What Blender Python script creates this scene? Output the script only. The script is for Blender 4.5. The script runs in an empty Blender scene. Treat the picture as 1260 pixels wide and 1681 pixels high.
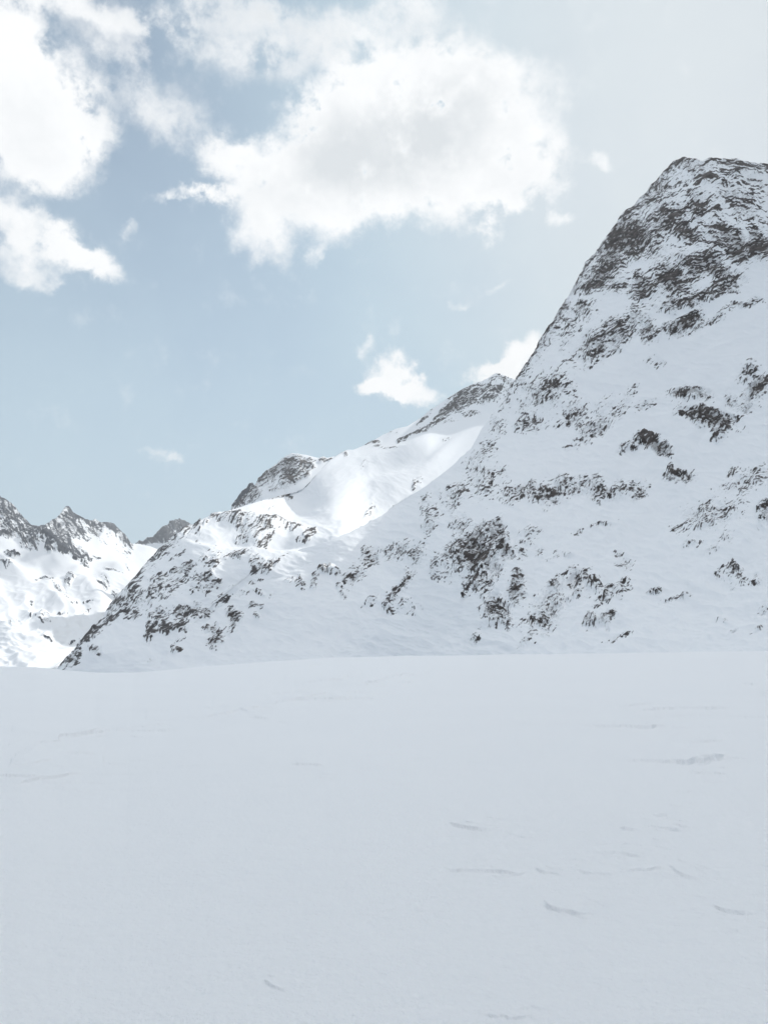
import bpy, math
import numpy as np

# ------------------------------------------------------------------ camera
sc = bpy.context.scene
COL = sc.collection
F = 1309.0                      # focal length in photograph pixels (1260 x 1681)
CX, CY = 630.0, 840.5
PITCH = math.radians(10.0)
EYE = 1.7
cam_d = bpy.data.cameras.new("camera")
cam_d.sensor_fit = 'VERTICAL'
cam_d.sensor_height = 24.0
cam_d.lens = 24.0 * F / 1681.0
cam_d.clip_start = 0.1
cam_d.clip_end = 60000.0
cam = bpy.data.objects.new("camera", cam_d)
cam.location = (0, 0, EYE)
cam.rotation_euler = (math.radians(90) + PITCH, 0, 0)
COL.objects.link(cam)
sc.camera = cam

# ------------------------------------------------------------------ exposure
sc.view_settings.view_transform = 'Standard'
sc.view_settings.look = 'None'
sc.view_settings.gamma = 1.0
sc.view_settings.use_curve_mapping = False
sc.view_settings.exposure = 0.13

# ------------------------------------------------------------------ sun
SUN_AZ, SUN_EL = 34.0, 33.5      # degrees right of the viewing direction, above the horizon
sl = bpy.data.lights.new("sun", 'SUN')
sl.energy = 3.0
sl.angle = math.radians(0.53)
sl.color = (1.0, 0.965, 0.92)
so = bpy.data.objects.new("sun", sl)
so.rotation_euler = (math.radians(90 - SUN_EL), 0, math.radians(180 - SUN_AZ))
COL.objects.link(so)


def az_el(px, py):
    x = (np.asarray(px, float) - CX) / F
    y = (CY - np.asarray(py, float)) / F
    fy = math.cos(PITCH) - y * math.sin(PITCH)
    fz = math.sin(PITCH) + y * math.cos(PITCH)
    return np.degrees(np.arctan2(x, fy)), np.degrees(np.arctan2(fz, np.hypot(x, fy)))


# ------------------------------------------------------------------ world: Nishita sky, thin veil, clouds far away
world = bpy.data.worlds.new("World")
sc.world = world
world.use_nodes = True
wt = world.node_tree
wt.nodes.clear()


class NT:
    def __init__(s, tree):
        s.t = tree

    def link(s, a, b):
        s.t.links.new(a, b)

    def put(s, sock, v):
        if isinstance(v, bpy.types.NodeSocket):
            s.link(v, sock)
        elif v is not None:
            sock.default_value = v

    def math(s, op, a, b=None, c=None, clamp=False):
        n = s.t.nodes.new('ShaderNodeMath')
        n.operation = op
        n.use_clamp = clamp
        s.put(n.inputs[0], a)
        s.put(n.inputs[1], b)
        s.put(n.inputs[2], c)
        return n.outputs[0]

    def vmath(s, op, a, b=None, scale=None):
        n = s.t.nodes.new('ShaderNodeVectorMath')
        n.operation = op
        s.put(n.inputs[0], a)
        s.put(n.inputs[1], b)
        if scale is not None:
            s.put(n.inputs['Scale'], scale)
        return n.outputs['Value'] if op in ('LENGTH', 'DOT_PRODUCT') else n.outputs[0]

    def noise(s, vec, scale, detail=6.0, rough=0.55, lac=2.0, color=False, dist=0.0):
        n = s.t.nodes.new('ShaderNodeTexNoise')
        s.put(n.inputs['Vector'], vec)
        n.inputs['Scale'].default_value = scale
        n.inputs['Detail'].default_value = detail
        n.inputs['Roughness'].default_value = rough
        n.inputs['Lacunarity'].default_value = lac
        n.inputs['Distortion'].default_value = dist
        return n.outputs['Color' if color else 'Fac']

    def ramp(s, v, a, b, c=0.0, d=1.0, mode='SMOOTHSTEP'):
        n = s.t.nodes.new('ShaderNodeMapRange')
        n.interpolation_type = mode
        n.clamp = True
        s.put(n.inputs['Value'], v)
        n.inputs['From Min'].default_value = a
        n.inputs['From Max'].default_value = b
        n.inputs['To Min'].default_value = c
        n.inputs['To Max'].default_value = d
        return n.outputs['Result']

    def mix(s, f, a, b):
        n = s.t.nodes.new('ShaderNodeMix')
        n.data_type = 'RGBA'
        s.put(n.inputs[0], f)
        s.put(n.inputs[6], a)
        s.put(n.inputs[7], b)
        return n.outputs[2]

    def comb(s, x, y, z):
        n = s.t.nodes.new('ShaderNodeCombineXYZ')
        s.put(n.inputs[0], x)
        s.put(n.inputs[1], y)
        s.put(n.inputs[2], z)
        return n.outputs[0]


w = NT(wt)
tc = wt.nodes.new('ShaderNodeTexCoord')
D = tc.outputs['Generated']
sep = wt.nodes.new('ShaderNodeSeparateXYZ')
w.link(D, sep.inputs[0])
AZ = w.math('MULTIPLY', w.math('ARCTAN2', sep.outputs[0], sep.outputs[1]), 180 / math.pi)
EL = w.math('MULTIPLY', w.math('ARCSINE', sep.outputs[2]), 180 / math.pi)
P0 = w.comb(AZ, EL, 0.0)
# noise lives on the true direction, so it has no seams
half = (0.5, 0.5, 0.5)
wa = w.vmath('SCALE', w.vmath('SUBTRACT', w.noise(D, 9.0, 3.0, 0.5, color=True), half), scale=3.4)
wb = w.vmath('SCALE', w.vmath('SUBTRACT', w.noise(D, 34.0, 6.0, 0.62, color=True), half), scale=2.6)
PW = w.vmath('ADD', P0, w.vmath('ADD', wa, wb))


def blobs(P, items):
    """sum of soft ellipses; items are (px, py, rx, ry, tilt, weight) measured on the photograph"""
    tot = None
    for (px, py, rx, ry, tilt, wgt) in items:
        a, e = az_el(px, py)
        k = math.degrees(1 / F) * math.cos(math.atan((CY - py) / F)) ** 1.2
        ka = k / max(0.5, math.cos(math.radians(e)))
        m = wt.nodes.new('ShaderNodeMapping')
        m.vector_type = 'TEXTURE'
        w.link(P, m.inputs['Vector'])
        m.inputs['Location'].default_value = (float(a), float(e), 0)
        m.inputs['Rotation'].default_value = (0, 0, math.radians(tilt))
        m.inputs['Scale'].default_value = (rx * ka, ry * k, 1)
        v = w.ramp(w.vmath('LENGTH', m.outputs[0]), 1.45, 0.25, 0.0, wgt)
        tot = v if tot is None else w.math('ADD', tot, v)
    return tot


CLOUDS = [
    # the big cloud
    (800, 175, 130, 95, -15, 1.0), (560, 225, 150, 95, 25, 1.0), (700, 300, 215, 70, 0, 1.0), (670, 235, 150, 90, 0, .9), (675, 190, 190, 95, 8, .9), (470, 330, 135, 60, -20, 1.0),
    (840, 290, 85, 75, 0, .7), (430, 390, 60, 45, -30, .7), (300, 314, 55, 13, 12, .8), (365, 262, 45, 28, 0, .6),
    (600, 345, 70, 35, 10, .5), (810, 350, 45, 35, 0, .5), (700, 145, 110, 50, 0, .7), (685, 138, 65, 42, 0, .8), (350, 318, 45, 14, 10, .7),
    # the cloud on the left
    (60, 150, 120, 90, -35, 1.1), (30, 235, 95, 75, 0, .9), (120, 205, 70, 55, 20, .7), (0, 80, 60, 90, 0, .8), (70, 300, 50, 35, 0, .5),
    (50, 385, 110, 38, -5, 1.0), (150, 420, 55, 22, -15, .8), (20, 440, 60, 26, 0, .6), (85, 460, 40, 14, 40, .35),
    # torn bank along the top
    (640, 42, 130, 40, 10, .54), (500, 35, 110, 30, 0, .42), (330, 22, 130, 34, 0, .50), (120, 5, 150, 24, 0, .50), (580, 105, 60, 34, 0, .34),
    (265, 185, 80, 40, -25, .30), (410, 110, 80, 30, 10, .20), (200, 110, 70, 40, 0, .22), (230, 60, 150, 40, 0, .40), (430, 75, 130, 50, 0, .38), (265, 195, 90, 46, -20, .28), (180, 20, 120, 30, 0, .2), (350, 150, 90, 40, 30, .22),
    # small ones
    (640, 618, 48, 30, 0, 1.1), (685, 640, 62, 20, -12, .9), (600, 630, 26, 14, 0, .7),
    (795, 612, 40, 18, 15, .9), (855, 590, 60, 34, 30, 1.1), (597, 570, 14, 16, 20, .5), (985, 255, 30, 16, -20, .55), (925, 362, 42, 12, 8, .5),
    (215, 362, 14, 18, -40, .5), (755, 488, 32, 9, 8, .42), (812, 463, 34, 9, 12, .42), (250, 738, 40, 8, 0, .30), (285, 742, 26, 10, -10, .28),
    (525, 430, 26, 12, 40, .42), (600, 105, 70, 30, 0, .2), (640, 545, 18, 22, 0, .3), (720, 95, 40, 30, 0, .3),
]
GREY = [(640, 235, 190, 95, 15, .6), (740, 190, 150, 65, 5, .42), (560, 300, 120, 40, 0, .2), (560, 265, 90, 60, 0, .25), (30, 190, 70, 90, 0, .25), (30, 420, 90, 40, 0, .2), (320, 30, 200, 60, 0, .9), (560, 40, 160, 50, 0, .35), (260, 190, 120, 70, 0, .5), (830, 300, 70, 60, 0, .2), (450, 350, 90, 50, 0, .2)]

field = blobs(PW, CLOUDS)
field = w.math('MINIMUM', field, 1.7)
fb = w.noise(D, 22.0, 12.0, 0.66)
fb2 = w.noise(D, 7.0, 6.0, 0.55)
field = w.math('MULTIPLY', field, 1.22)
# the noise bites into the rims and dies out in the solid middles
nz_k = w.ramp(field, 0.5, 1.7, 2.0, 0.7)
dens = w.math('ADD', field, w.math('MULTIPLY', w.math('SUBTRACT', fb, 0.5), nz_k))
# unseen sky overhead: dense cloud added to light the foreground snow
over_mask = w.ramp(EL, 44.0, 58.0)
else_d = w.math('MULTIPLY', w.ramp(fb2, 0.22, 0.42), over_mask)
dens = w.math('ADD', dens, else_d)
alpha = w.ramp(dens, 0.06, 1.32)
alpha = w.math('MULTIPLY', alpha, 0.97)

sky = wt.nodes.new('ShaderNodeTexSky')
sky.sky_type = 'NISHITA'
sky.sun_disc = False
sky.sun_elevation = math.radians(SUN_EL)
sky.sun_rotation = math.radians(SUN_AZ)
sky.altitude = 2400.0
sky.air_density = 1.0
sky.dust_density = 1.2
sky.ozone_density = 1.0
STR = 0.1
K = 1.0 / STR
# thin high veil over the blue: thicker towards the sun, towards the horizon and in faint streaks
sd = (math.sin(math.radians(SUN_AZ)) * math.cos(math.radians(SUN_EL)), math.cos(math.radians(SUN_AZ)) * math.cos(math.radians(SUN_EL)), math.sin(math.radians(SUN_EL)))
sundot = w.vmath('DOT_PRODUCT', D, sd)
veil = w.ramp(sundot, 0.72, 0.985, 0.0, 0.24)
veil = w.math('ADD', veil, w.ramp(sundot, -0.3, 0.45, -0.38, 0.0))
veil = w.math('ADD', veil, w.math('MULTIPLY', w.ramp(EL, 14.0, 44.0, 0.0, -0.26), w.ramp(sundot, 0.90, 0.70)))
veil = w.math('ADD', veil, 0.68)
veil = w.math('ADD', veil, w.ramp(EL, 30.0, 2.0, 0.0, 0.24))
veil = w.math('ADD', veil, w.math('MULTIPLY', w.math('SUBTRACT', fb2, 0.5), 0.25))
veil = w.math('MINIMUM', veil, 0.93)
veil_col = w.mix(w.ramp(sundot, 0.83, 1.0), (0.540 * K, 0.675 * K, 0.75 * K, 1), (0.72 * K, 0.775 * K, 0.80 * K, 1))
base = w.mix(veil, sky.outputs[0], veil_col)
# cloud brightness: bright rims and tops, thicker middles let less light through
shade = blobs(PW, GREY)
shade = w.math('MULTIPLY', shade, w.ramp(dens, 0.5, 1.6, 0.35, 1.0))
shade = w.math('ADD', shade, w.math('MULTIPLY', w.math('SUBTRACT', w.noise(D, 13.0, 8.0, 0.60), 0.46), 1.1), clamp=True)
ccol = w.mix(shade, (0.97 * K, 0.98 * K, 0.985 * K, 1), (0.70 * K, 0.735 * K, 0.76 * K, 1))
overhead_boost = w.ramp(EL, 43.0, 60.0, 1.0, 1.68)  # unseen cloud overhead made brighter to lift the light on the foreground
ccol = w.vmath('SCALE', ccol, scale=overhead_boost)
# torn, half transparent cloud along the top left
THIN = [(300, 50, 250, 75, 0, .62), (270, 190, 120, 70, -20, .50), (620, 45, 170, 60, 5, .5), (430, 110, 120, 60, 20, .36), (120, 20, 140, 40, 0, .35), (950, 250, 110, 50, -30, .18), (690, 650, 90, 30, 0, .2), (810, 470, 90, 24, 8, .16), (270, 738, 80, 16, 0, .12), (400, 420, 110, 50, 0, .2)]
thin = blobs(PW, THIN)
thin = w.math('ADD', thin, w.math('MULTIPLY', w.math('SUBTRACT', w.noise(D, 17.0, 10.0, 0.64), 0.5), 1.5))
thin = w.math('MULTIPLY', w.ramp(thin, 0.18, 1.05), 0.66)
base = w.mix(thin, base, (0.80 * K, 0.825 * K, 0.85 * K, 1))
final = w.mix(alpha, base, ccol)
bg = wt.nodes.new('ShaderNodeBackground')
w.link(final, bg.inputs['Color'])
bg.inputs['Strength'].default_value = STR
wo = wt.nodes.new('ShaderNodeOutputWorld')
w.link(bg.outputs[0], wo.inputs['Surface'])


# ------------------------------------------------------------------ numpy noise
def _hash(ix, iy, seed):
    h = (ix.astype(np.int64) * 374761393 + iy.astype(np.int64) * 668265263 + seed * 1442695041) & 0xFFFFFFFF
    h = ((h ^ (h >> 13)) * 1274126177) & 0xFFFFFFFF
    h = h ^ (h >> 16)
    return h


def perlin(x, y, seed=0):
    xi = np.floor(x)
    yi = np.floor(y)
    fx = (x - xi).astype(np.float32)
    fy = (y - yi).astype(np.float32)

    def g(ax, ay, dx, dy):
        a = (_hash(xi + ax, yi + ay, seed) & 1023).astype(np.int32)
        return GX[a] * dx + GY[a] * dy
    u = fx * fx * fx * (fx * (fx * 6 - 15) + 10)
    v = fy * fy * fy * (fy * (fy * 6 - 15) + 10)
    n00 = g(0, 0, fx, fy)
    n10 = g(1, 0, fx - 1, fy)
    n01 = g(0, 1, fx, fy - 1)
    n11 = g(1, 1, fx - 1, fy - 1)
    return ((n00 * (1 - u) + n10 * u) * (1 - v) + (n01 * (1 - u) + n11 * u) * v) * 1.5


_ang = np.linspace(0, 2 * np.pi, 1025)[:-1]
GX = np.cos(_ang).astype(np.float32)
GY = np.sin(_ang).astype(np.float32)


def fbm(x, y, octv=4, rough=0.5, seed=0, ridged=False):
    tot = 0
    amp = 1.0
    norm = 0
    for i in range(octv):
        n = perlin(x * 2 ** i + 17.3 * i, y * 2 ** i - 9.1 * i, seed + i * 7)
        if ridged:
            n = 1 - 2 * np.abs(n)
        tot = tot + n * amp
        norm += amp
        amp *= rough
    return tot / norm


def sstep(a, b, x):
    t = np.clip((x - a) / (b - a), 0, 1)
    return t * t * (3 - 2 * t)


def project(P):
    x = P[..., 0]
    y = P[..., 1]
    z = P[..., 2] - EYE
    f = y * math.cos(PITCH) + z * math.sin(PITCH)
    u = -y * math.sin(PITCH) + z * math.cos(PITCH)
    f = np.maximum(f, 1e-3)
    return CX + F * x / f, CY - F * u / f


def patches(px, py, items):
    B = np.zeros(px.shape, np.float32)
    for it in items:
        (cx, cy, rx, ry, tilt, wgt) = it
        m = (np.abs(px - cx) < 1.95 * max(rx, ry)) & (np.abs(py - cy) < 1.95 * max(rx, ry))
        if not m.any():
            continue
        dx = px[m] - cx
        dy = -(py[m] - cy)
        c, s = math.cos(math.radians(tilt)), math.sin(math.radians(tilt))
        a = (dx * c + dy * s) / rx
        b = (-dx * s + dy * c) / ry
        v = wgt * sstep(1.75, 0.2, np.sqrt(a * a + b * b))
        B[m] = np.maximum(B[m], v)
    return B


def tps(ctrl, qa, qe):
    """thin plate spline of log distance over (azimuth, elevation)"""
    c = np.array(ctrl, float)
    x = c[:, 0:2]
    v = np.log(c[:, 2])
    n = len(c)

    def ker(d2):
        return 0.5 * d2 * np.log(d2 + 1e-9)
    A = np.zeros((n + 3, n + 3))
    d2 = ((x[:, None] - x[None]) ** 2).sum(-1)
    A[:n, :n] = ker(d2) + np.eye(n) * 0.5
    A[:n, n] = 1
    A[:n, n + 1:] = x
    A[n, :n] = 1
    A[n + 1:, :n] = x.T
    rhs = np.concatenate([v, [0, 0, 0]])
    s = np.linalg.solve(A, rhs)
    out = s[n] + s[n + 1] * qa + s[n + 2] * qe
    for i in range(n):
        out += s[i] * ker((qa - x[i, 0]) ** 2 + (qe - x[i, 1]) ** 2)
    return np.exp(out)


def cpt(*pts):
    """photograph (px, py, distance) -> (azimuth, elevation, distance)"""
    r = []
    for (px, py, d) in pts:
        a, e = az_el(px, py)
        r.append((float(a), float(e), float(d)))
    return r


def normals(P):
    du = np.gradient(P, axis=1)
    dv = np.gradient(P, axis=0)
    n = np.cross(du, dv)
    n /= np.linalg.norm(n, axis=-1, keepdims=True) + 1e-12
    return n


def blur(a, k):
    for ax in (0, 1):
        pad = [(0, 0)] * a.ndim
        pad[ax] = (k + 1, k)
        c = np.cumsum(np.pad(a, pad, mode='edge'), axis=ax, dtype=np.float64)
        n = a.shape[ax]
        hi = np.take(c, np.arange(2 * k + 1, 2 * k + 1 + n), axis=ax)
        lo = np.take(c, np.arange(0, n), axis=ax)
        a = (hi - lo) / (2 * k + 1)
    return a


def grid_mesh(name, P, attrs, mat, wrap=False):
    h, wd = P.shape[:2]
    me = bpy.data.meshes.new(name)
    nv = h * wd
    idx = np.arange(nv, dtype=np.int32).reshape(h, wd)
    if wrap:
        idx = np.concatenate([idx, idx[:, :1]], axis=1)
    q = np.stack([idx[:-1, :-1], idx[:-1, 1:], idx[1:, 1:], idx[1:, :-1]], -1).reshape(-1, 4)
    me.vertices.add(nv)
    me.vertices.foreach_set('co', P.astype(np.float32).ravel())
    me.loops.add(q.size)
    me.loops.foreach_set('vertex_index', q.ravel())
    me.polygons.add(len(q))
    me.polygons.foreach_set('loop_start', np.arange(0, q.size, 4, dtype=np.int32))
    me.update(calc_edges=True)
    me.polygons.foreach_set('use_smooth', np.ones(len(q), bool))
    for k, v in attrs.items():
        at = me.attributes.new(k, 'FLOAT', 'POINT')
        at.data.foreach_set('value', v.astype(np.float32).ravel())
    me.materials.append(mat)
    o = bpy.data.objects.new(name, me)
    COL.objects.link(o)
    return o


# ------------------------------------------------------------------ materials
def mountain_material(name, rock_a, rock_b, unit, lean=40.0):
    m = bpy.data.materials.new(name)
    m.use_nodes = True
    t = m.node_tree
    t.nodes.clear()
    n = NT(t)
    out = t.nodes.new('ShaderNodeOutputMaterial')
    bs = t.nodes.new('ShaderNodeBsdfPrincipled')
    n.link(bs.outputs[0], out.inputs[0])
    at = t.nodes.new('ShaderNodeAttribute')
    at.attribute_name = 'rock'
    geo = t.nodes.new('ShaderNodeNewGeometry')
    pos = geo.outputs['Position']
    c, s_ = math.cos(math.radians(lean)), math.sin(math.radians(lean))
    sp = n.comb(n.math('MULTIPLY', n.vmath('DOT_PRODUCT', pos, (c, 0.0, s_)), 0.42), n.math('MULTIPLY', n.vmath('DOT_PRODUCT', pos, (0.0, 1.0, 0.0)), 0.22),
                n.vmath('DOT_PRODUCT', pos, (-s_, 0.0, c)))
    f1 = n.noise(sp, 1.0 / (2.3 * unit), 5.0, 0.65)
    f2 = n.noise(pos, 1.0 / (9.0 * unit), 4.0, 0.6)
    mask = n.ramp(n.math('ADD', at.outputs['Fac'], n.math('MULTIPLY', n.math('SUBTRACT', f1, 0.5), 3.6)), -0.30, 0.50)
    # thinly dusted rock round the outcrops
    dt = t.nodes.new('ShaderNodeAttribute')
    dt.attribute_name = 'dust'
    f3 = n.noise(sp, 1.0 / (1.5 * unit), 4.0, 0.7)
    dm = n.ramp(n.math('ADD', n.math('MULTIPLY', dt.outputs['Fac'], 0.40), f3), 0.66, 0.90, 0.0, 0.55)
    mask = n.math('MAXIMUM', mask, dm)
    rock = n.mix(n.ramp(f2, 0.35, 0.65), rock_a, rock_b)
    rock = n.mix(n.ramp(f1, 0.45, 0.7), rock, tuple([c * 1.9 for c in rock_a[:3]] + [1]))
    snow = n.mix(f2, (0.86, 0.875, 0.89, 1), (0.89, 0.90, 0.91, 1))
    n.put(bs.inputs['Base Color'], n.mix(mask, snow, rock))
    bs.inputs['Roughness'].default_value = 0.85
    bs.inputs['Specular IOR Level'].default_value = 0.2
    b = t.nodes.new('ShaderNodeBump')
    b.inputs['Strength'].default_value = 0.5
    b.inputs['Distance'].default_value = 0.8 * unit
    n.link(n.math('MULTIPLY', f1, n.math('ADD', mask, 0.06)), b.inputs['Height'])
    n.link(b.outputs[0], bs.inputs['Normal'])
    return m


def snow_material():
    m = bpy.data.materials.new('wind packed snow')
    m.use_nodes = True
    t = m.node_tree
    t.nodes.clear()
    n = NT(t)
    out = t.nodes.new('ShaderNodeOutputMaterial')
    bs = t.nodes.new('ShaderNodeBsdfPrincipled')
    n.link(bs.outputs[0], out.inputs[0])
    geo = t.nodes.new('ShaderNodeNewGeometry')
    pos = geo.outputs['Position']
    g1 = n.noise(pos, 28.0, 5.0, 0.65)
    g2 = n.noise(pos, 0.5, 4.0, 0.5)
    col = n.mix(g2, (0.885, 0.89, 0.90, 1), (0.905, 0.908, 0.915, 1))
    n.put(bs.inputs['Base Color'], col)
    bs.inputs['Roughness'].default_value = 0.5
    bs.inputs['Specular IOR Level'].default_value = 0.6
    b = t.nodes.new('ShaderNodeBump')
    b.inputs['Strength'].default_value = 0.8
    b.inputs['Distance'].default_value = 0.03
    n.link(g1, b.inputs['Height'])
    n.link(b.outputs[0], bs.inputs['Normal'])
    return m


# ------------------------------------------------------------------ mountain builder
def mountain(name, label, crest, ctrl, step, rows, rock, mat, unit, seed, foot_el=-4.0, az0=None, az1=None, back=1.1, tilt=45.0, tilt_fn=None,
             bumps=(), amp=1.0, undul=1.0, rag=1.0, thr=1.0, snow_amp=1.0, row_pow=1.0, fine=1.0, hummock=None, crest_rock=None):
    """a mountain as real ground: a sheet from its foot to its crest and down its far side.
    unit = the size in metres of one rendered pixel at its distance."""
    crest = sorted(crest)
    ca = np.array([c[0] for c in crest])
    ce = np.array([c[1] for c in crest])
    az0 = ca[0] if az0 is None else az0
    az1 = ca[-1] if az1 is None else az1
    # columns: fine inside the frame, coarser outside
    cols = []
    a = az0
    while a < az1:
        cols.append(a)
        a += step if -29 < a < 30 else step * 4
    cols.append(az1)
    A = np.array(cols)
    ec = np.interp(A, ca, ce)
    # rows
    nb = 26
    t = np.linspace(0, 1, rows) ** row_pow
    TT, AA = np.meshgrid(t, A, indexing='ij')
    fe = np.broadcast_to(np.interp(A, [c[0] for c in foot_el], [c[1] for c in foot_el]) if isinstance(foot_el, list) else np.full(len(A), foot_el), AA.shape)
    EE = fe + (ec[None] - fe) * TT
    RR = tps(ctrl, AA, EE)
    ZZ = EYE + RR * np.tan(np.radians(EE))
    # far side
    Rc, Zc = RR[-1], ZZ[-1]
    s = (np.linspace(0, 1, nb + 1)[1:] ** 1.6)[:, None]
    hgt = np.maximum(Zc + 120, 60)[None]
    Rb = Rc[None] + s * hgt * back
    Zb = Zc[None] - hgt * (s ** 1.15)
    R = np.concatenate([RR, Rb])
    Z = np.concatenate([ZZ, Zb])
    AR = np.radians(np.broadcast_to(A, R.shape))
    P = np.stack([R * np.sin(AR), R * np.cos(AR), Z], -1)
    px, py = project(P)
    # big local shapes (bulges of the ground), in metres towards the viewer
    N0 = normals(P)
    N0 *= np.where(N0[..., 2:3] < 0, -1, 1)
    for (bx, by, rx, ry, ti, h) in bumps:
        c, s_ = math.cos(math.radians(ti)), math.sin(math.radians(ti))
        dx = px - bx
        dy = -(py - by)
        g = np.exp(-(((dx * c + dy * s_) / rx) ** 2 + ((-dx * s_ + dy * c) / ry) ** 2))
        P = P + N0 * (g * h)[..., None]
    # surface coordinates: along and up the slope, finer where the ground is nearer
    U = AR * 804.0
    V = np.arctan2(Z - EYE, R) * 804.0
    V[rows:] = V[rows - 1:rows] + (V[rows - 1:rows] - V[rows:]) * -0.35
    # rock cover
    w1 = fbm(U / 60, V / 60, 3, 0.5, seed + 50)
    w2 = fbm(U / 60 + 31, V / 60 + 7, 3, 0.5, seed + 60)
    w3 = fbm(U / 14 + 3, V / 14, 2, 0.5, seed + 70)
    w4 = fbm(U / 14 + 31, V / 14 + 7, 2, 0.5, seed + 80)
    B = patches(px + w1 * 20 + w3 * 9, py + w2 * 20 + w4 * 9, rock)
    # outside the photograph the rocks carry on
    outm = np.clip((np.abs(px - CX) - 640) / 60, 0, 1)
    outm = np.where(np.abs(AR) > math.radians(40.0), 1.0, outm)
    gen = sstep(0.05, 0.45, fbm(U / 110, V / 70, 3, 0.5, seed + 90)) * 0.8
    B = np.maximum(B, outm * gen * sstep(0.0, 0.35, np.concatenate([np.broadcast_to(TT, TT.shape), np.ones((nb, len(A)))])))
    B[-nb:] = np.maximum(B[-nb:], 0.3)
    # streaks of the strata: fixed directions, blended from place to place
    tl = (np.full(px.shape, float(tilt)) if tilt_fn is None else tilt_fn(px, py)) + 26 * w1
    dirs = (-55, -20, 15, 50)
    wts = [np.exp(-((tl - q) / 20.0) ** 2) + 1e-4 for q in dirs]
    ws = sum(wts)
    st = flute = crag = shelf = 0
    Uw, Vw = (U + w3 * 3.5 + w1 * 10) / fine, (V + w4 * 3.5 + w2 * 10) / fine
    for q, wq in zip(dirs, wts):
        k = wq / ws
        if k.max() < 0.03:
            continue
        c, s_ = math.cos(math.radians(q)), math.sin(math.radians(q))
        al, ac = Uw * c + Vw * s_, -Uw * s_ + Vw * c
        f0 = fbm(al / 52, ac / 19, 5, 0.62, seed + q)
        # how the crag falls away downhill: ledges hold snow, their undersides are bare
        f1 = fbm((al + 0.9 * s_ + 0.3 * c) / 52, (ac + 0.9 * c - 0.3 * s_) / 19, 5, 0.62, seed + q)
        crag = crag + k * f0
        shelf = shelf + k * (f0 - f1)
        st = st + k * perlin(al / 8.0, ac / 2.2, seed + 20 + q)
        flute = flute + k * fbm(al / 90, ac / 22, 2, 0.5, seed + 45)
    sh_s = shelf[::3, ::3].std() + 1e-9
    shelf = np.clip(shelf / sh_s, -2.6, 2.6)
    iso = perlin(U / 1.9 / fine, V / 1.7 / fine, seed + 33)
    blk = fbm(U / 26 / fine + 8, V / 26 / fine, 3, 0.55, seed + 30, ridged=True)
    mid = fbm(U / 17 / fine + 2, V / 12 / fine + 2, 2, 0.5, seed + 36)
    und = fbm(U / 170, V / 120, 3, 0.45, seed + 40)
    if crest_rock is not None:
        tt = np.concatenate([TT, np.ones((nb, len(A)))])
        B = np.maximum(B, crest_rock(px, py) * np.exp(-(1 - tt) / 0.035) * (0.9 + 0.5 * w3))
    B = B * (1 + 0.40 * mid)
    rk = sstep(0.05, 0.5, B)
    d = und * 7.0 * undul + flute * 0.9 * snow_amp + rk * amp * (blk * 3.0 + crag * 9.0 + iso * 0.5)
    if hummock is not None:
        hk, y0, y1 = hummock
        d = d + hk * sstep(y0, y1, py) * (fbm(U / 34 + V / 60, V / 16, 3, 0.5, seed + 47, ridged=True) + 0.5 * fbm(U / 90, V / 40, 2, 0.5, seed + 48))
    near_c = np.concatenate([sstep(1.0, 0.97, TT), np.linspace(0, 1, nb)[:, None] * np.ones((1, len(A)))])
    d = d * (0.25 * rag + (1 - 0.25 * rag) * near_c)
    # fine ragged crest where it is rock
    P = P + N0 * (d * unit)[..., None]
    P[..., 2] += (rk * rag * (1 - near_c) * (blk * 2.6 + crag * 7.0) * unit)
    Nf = normals(P)
    Nf *= np.where(Nf[..., 2:3] < 0, -1, 1)
    nz = Nf[..., 2]
    sfine = blur(nz, 9) - nz
    sd_ = sfine[rk > 0.3].std() + 1e-6 if (rk > 0.3).any() else 1.0
    sfine = np.clip(sfine / sd_, -2.5, 2.5)
    m = 2.3 * (1 - np.exp(-1.5 * B)) - 1.16 * thr + sfine * 0.14 + shelf * 0.46 + crag * 0.7 + st * 0.50 + iso * 0.36
    m = np.where(B > 0.03, m, -2.0) - 0.7 * sstep(0.16, 0.0, B)
    o = grid_mesh(name, P, {'rock': np.clip(m, -2, 2), 'dust': np.clip(B, 0, 1.5)}, mat)
    o['kind'] = 'structure'
    o['label'] = label
    return o


mat_near = mountain_material('near rock and snow', (0.028, 0.023, 0.021, 1), (0.115, 0.100, 0.092, 1), 1.1)
mat_mid = mountain_material('middle rock and snow', (0.045, 0.042, 0.042, 1), (0.115, 0.108, 0.104, 1), 1.6)
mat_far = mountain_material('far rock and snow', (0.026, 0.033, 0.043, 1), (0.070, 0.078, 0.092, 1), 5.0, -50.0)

# control points of the middle mountain (also used where the big one grows out of it)
M2_CREST = cpt((20, 1130, 0), (60, 1112, 0), (92, 1098, 0), (112, 1078, 0), (130, 1055, 0), (150, 1030, 0), (175, 1000, 0), (200, 970, 0), (222, 945, 0), (243, 920, 0), (262, 900, 0), (280, 884, 0), (300, 869, 0), (322, 859, 0), (345, 852, 0),
               (380, 838, 0), (420, 824, 0), (450, 813, 0), (490, 795, 0), (510, 780, 0), (535, 764, 0), (556, 750, 0), (570, 743, 0), (580, 744, 0), (600, 735, 0), (628, 715, 0), (650, 704, 0), (668, 700, 0),
               (690, 686, 0), (710, 671, 0), (730, 657, 0), (752, 645, 0), (772, 633, 0), (790, 626, 0), (803, 619, 0), (813, 612, 0), (822, 615, 0), (840, 622, 0), (856, 630, 0), (900, 650, 0), (1000, 700, 0), (1150, 800, 0))
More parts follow.
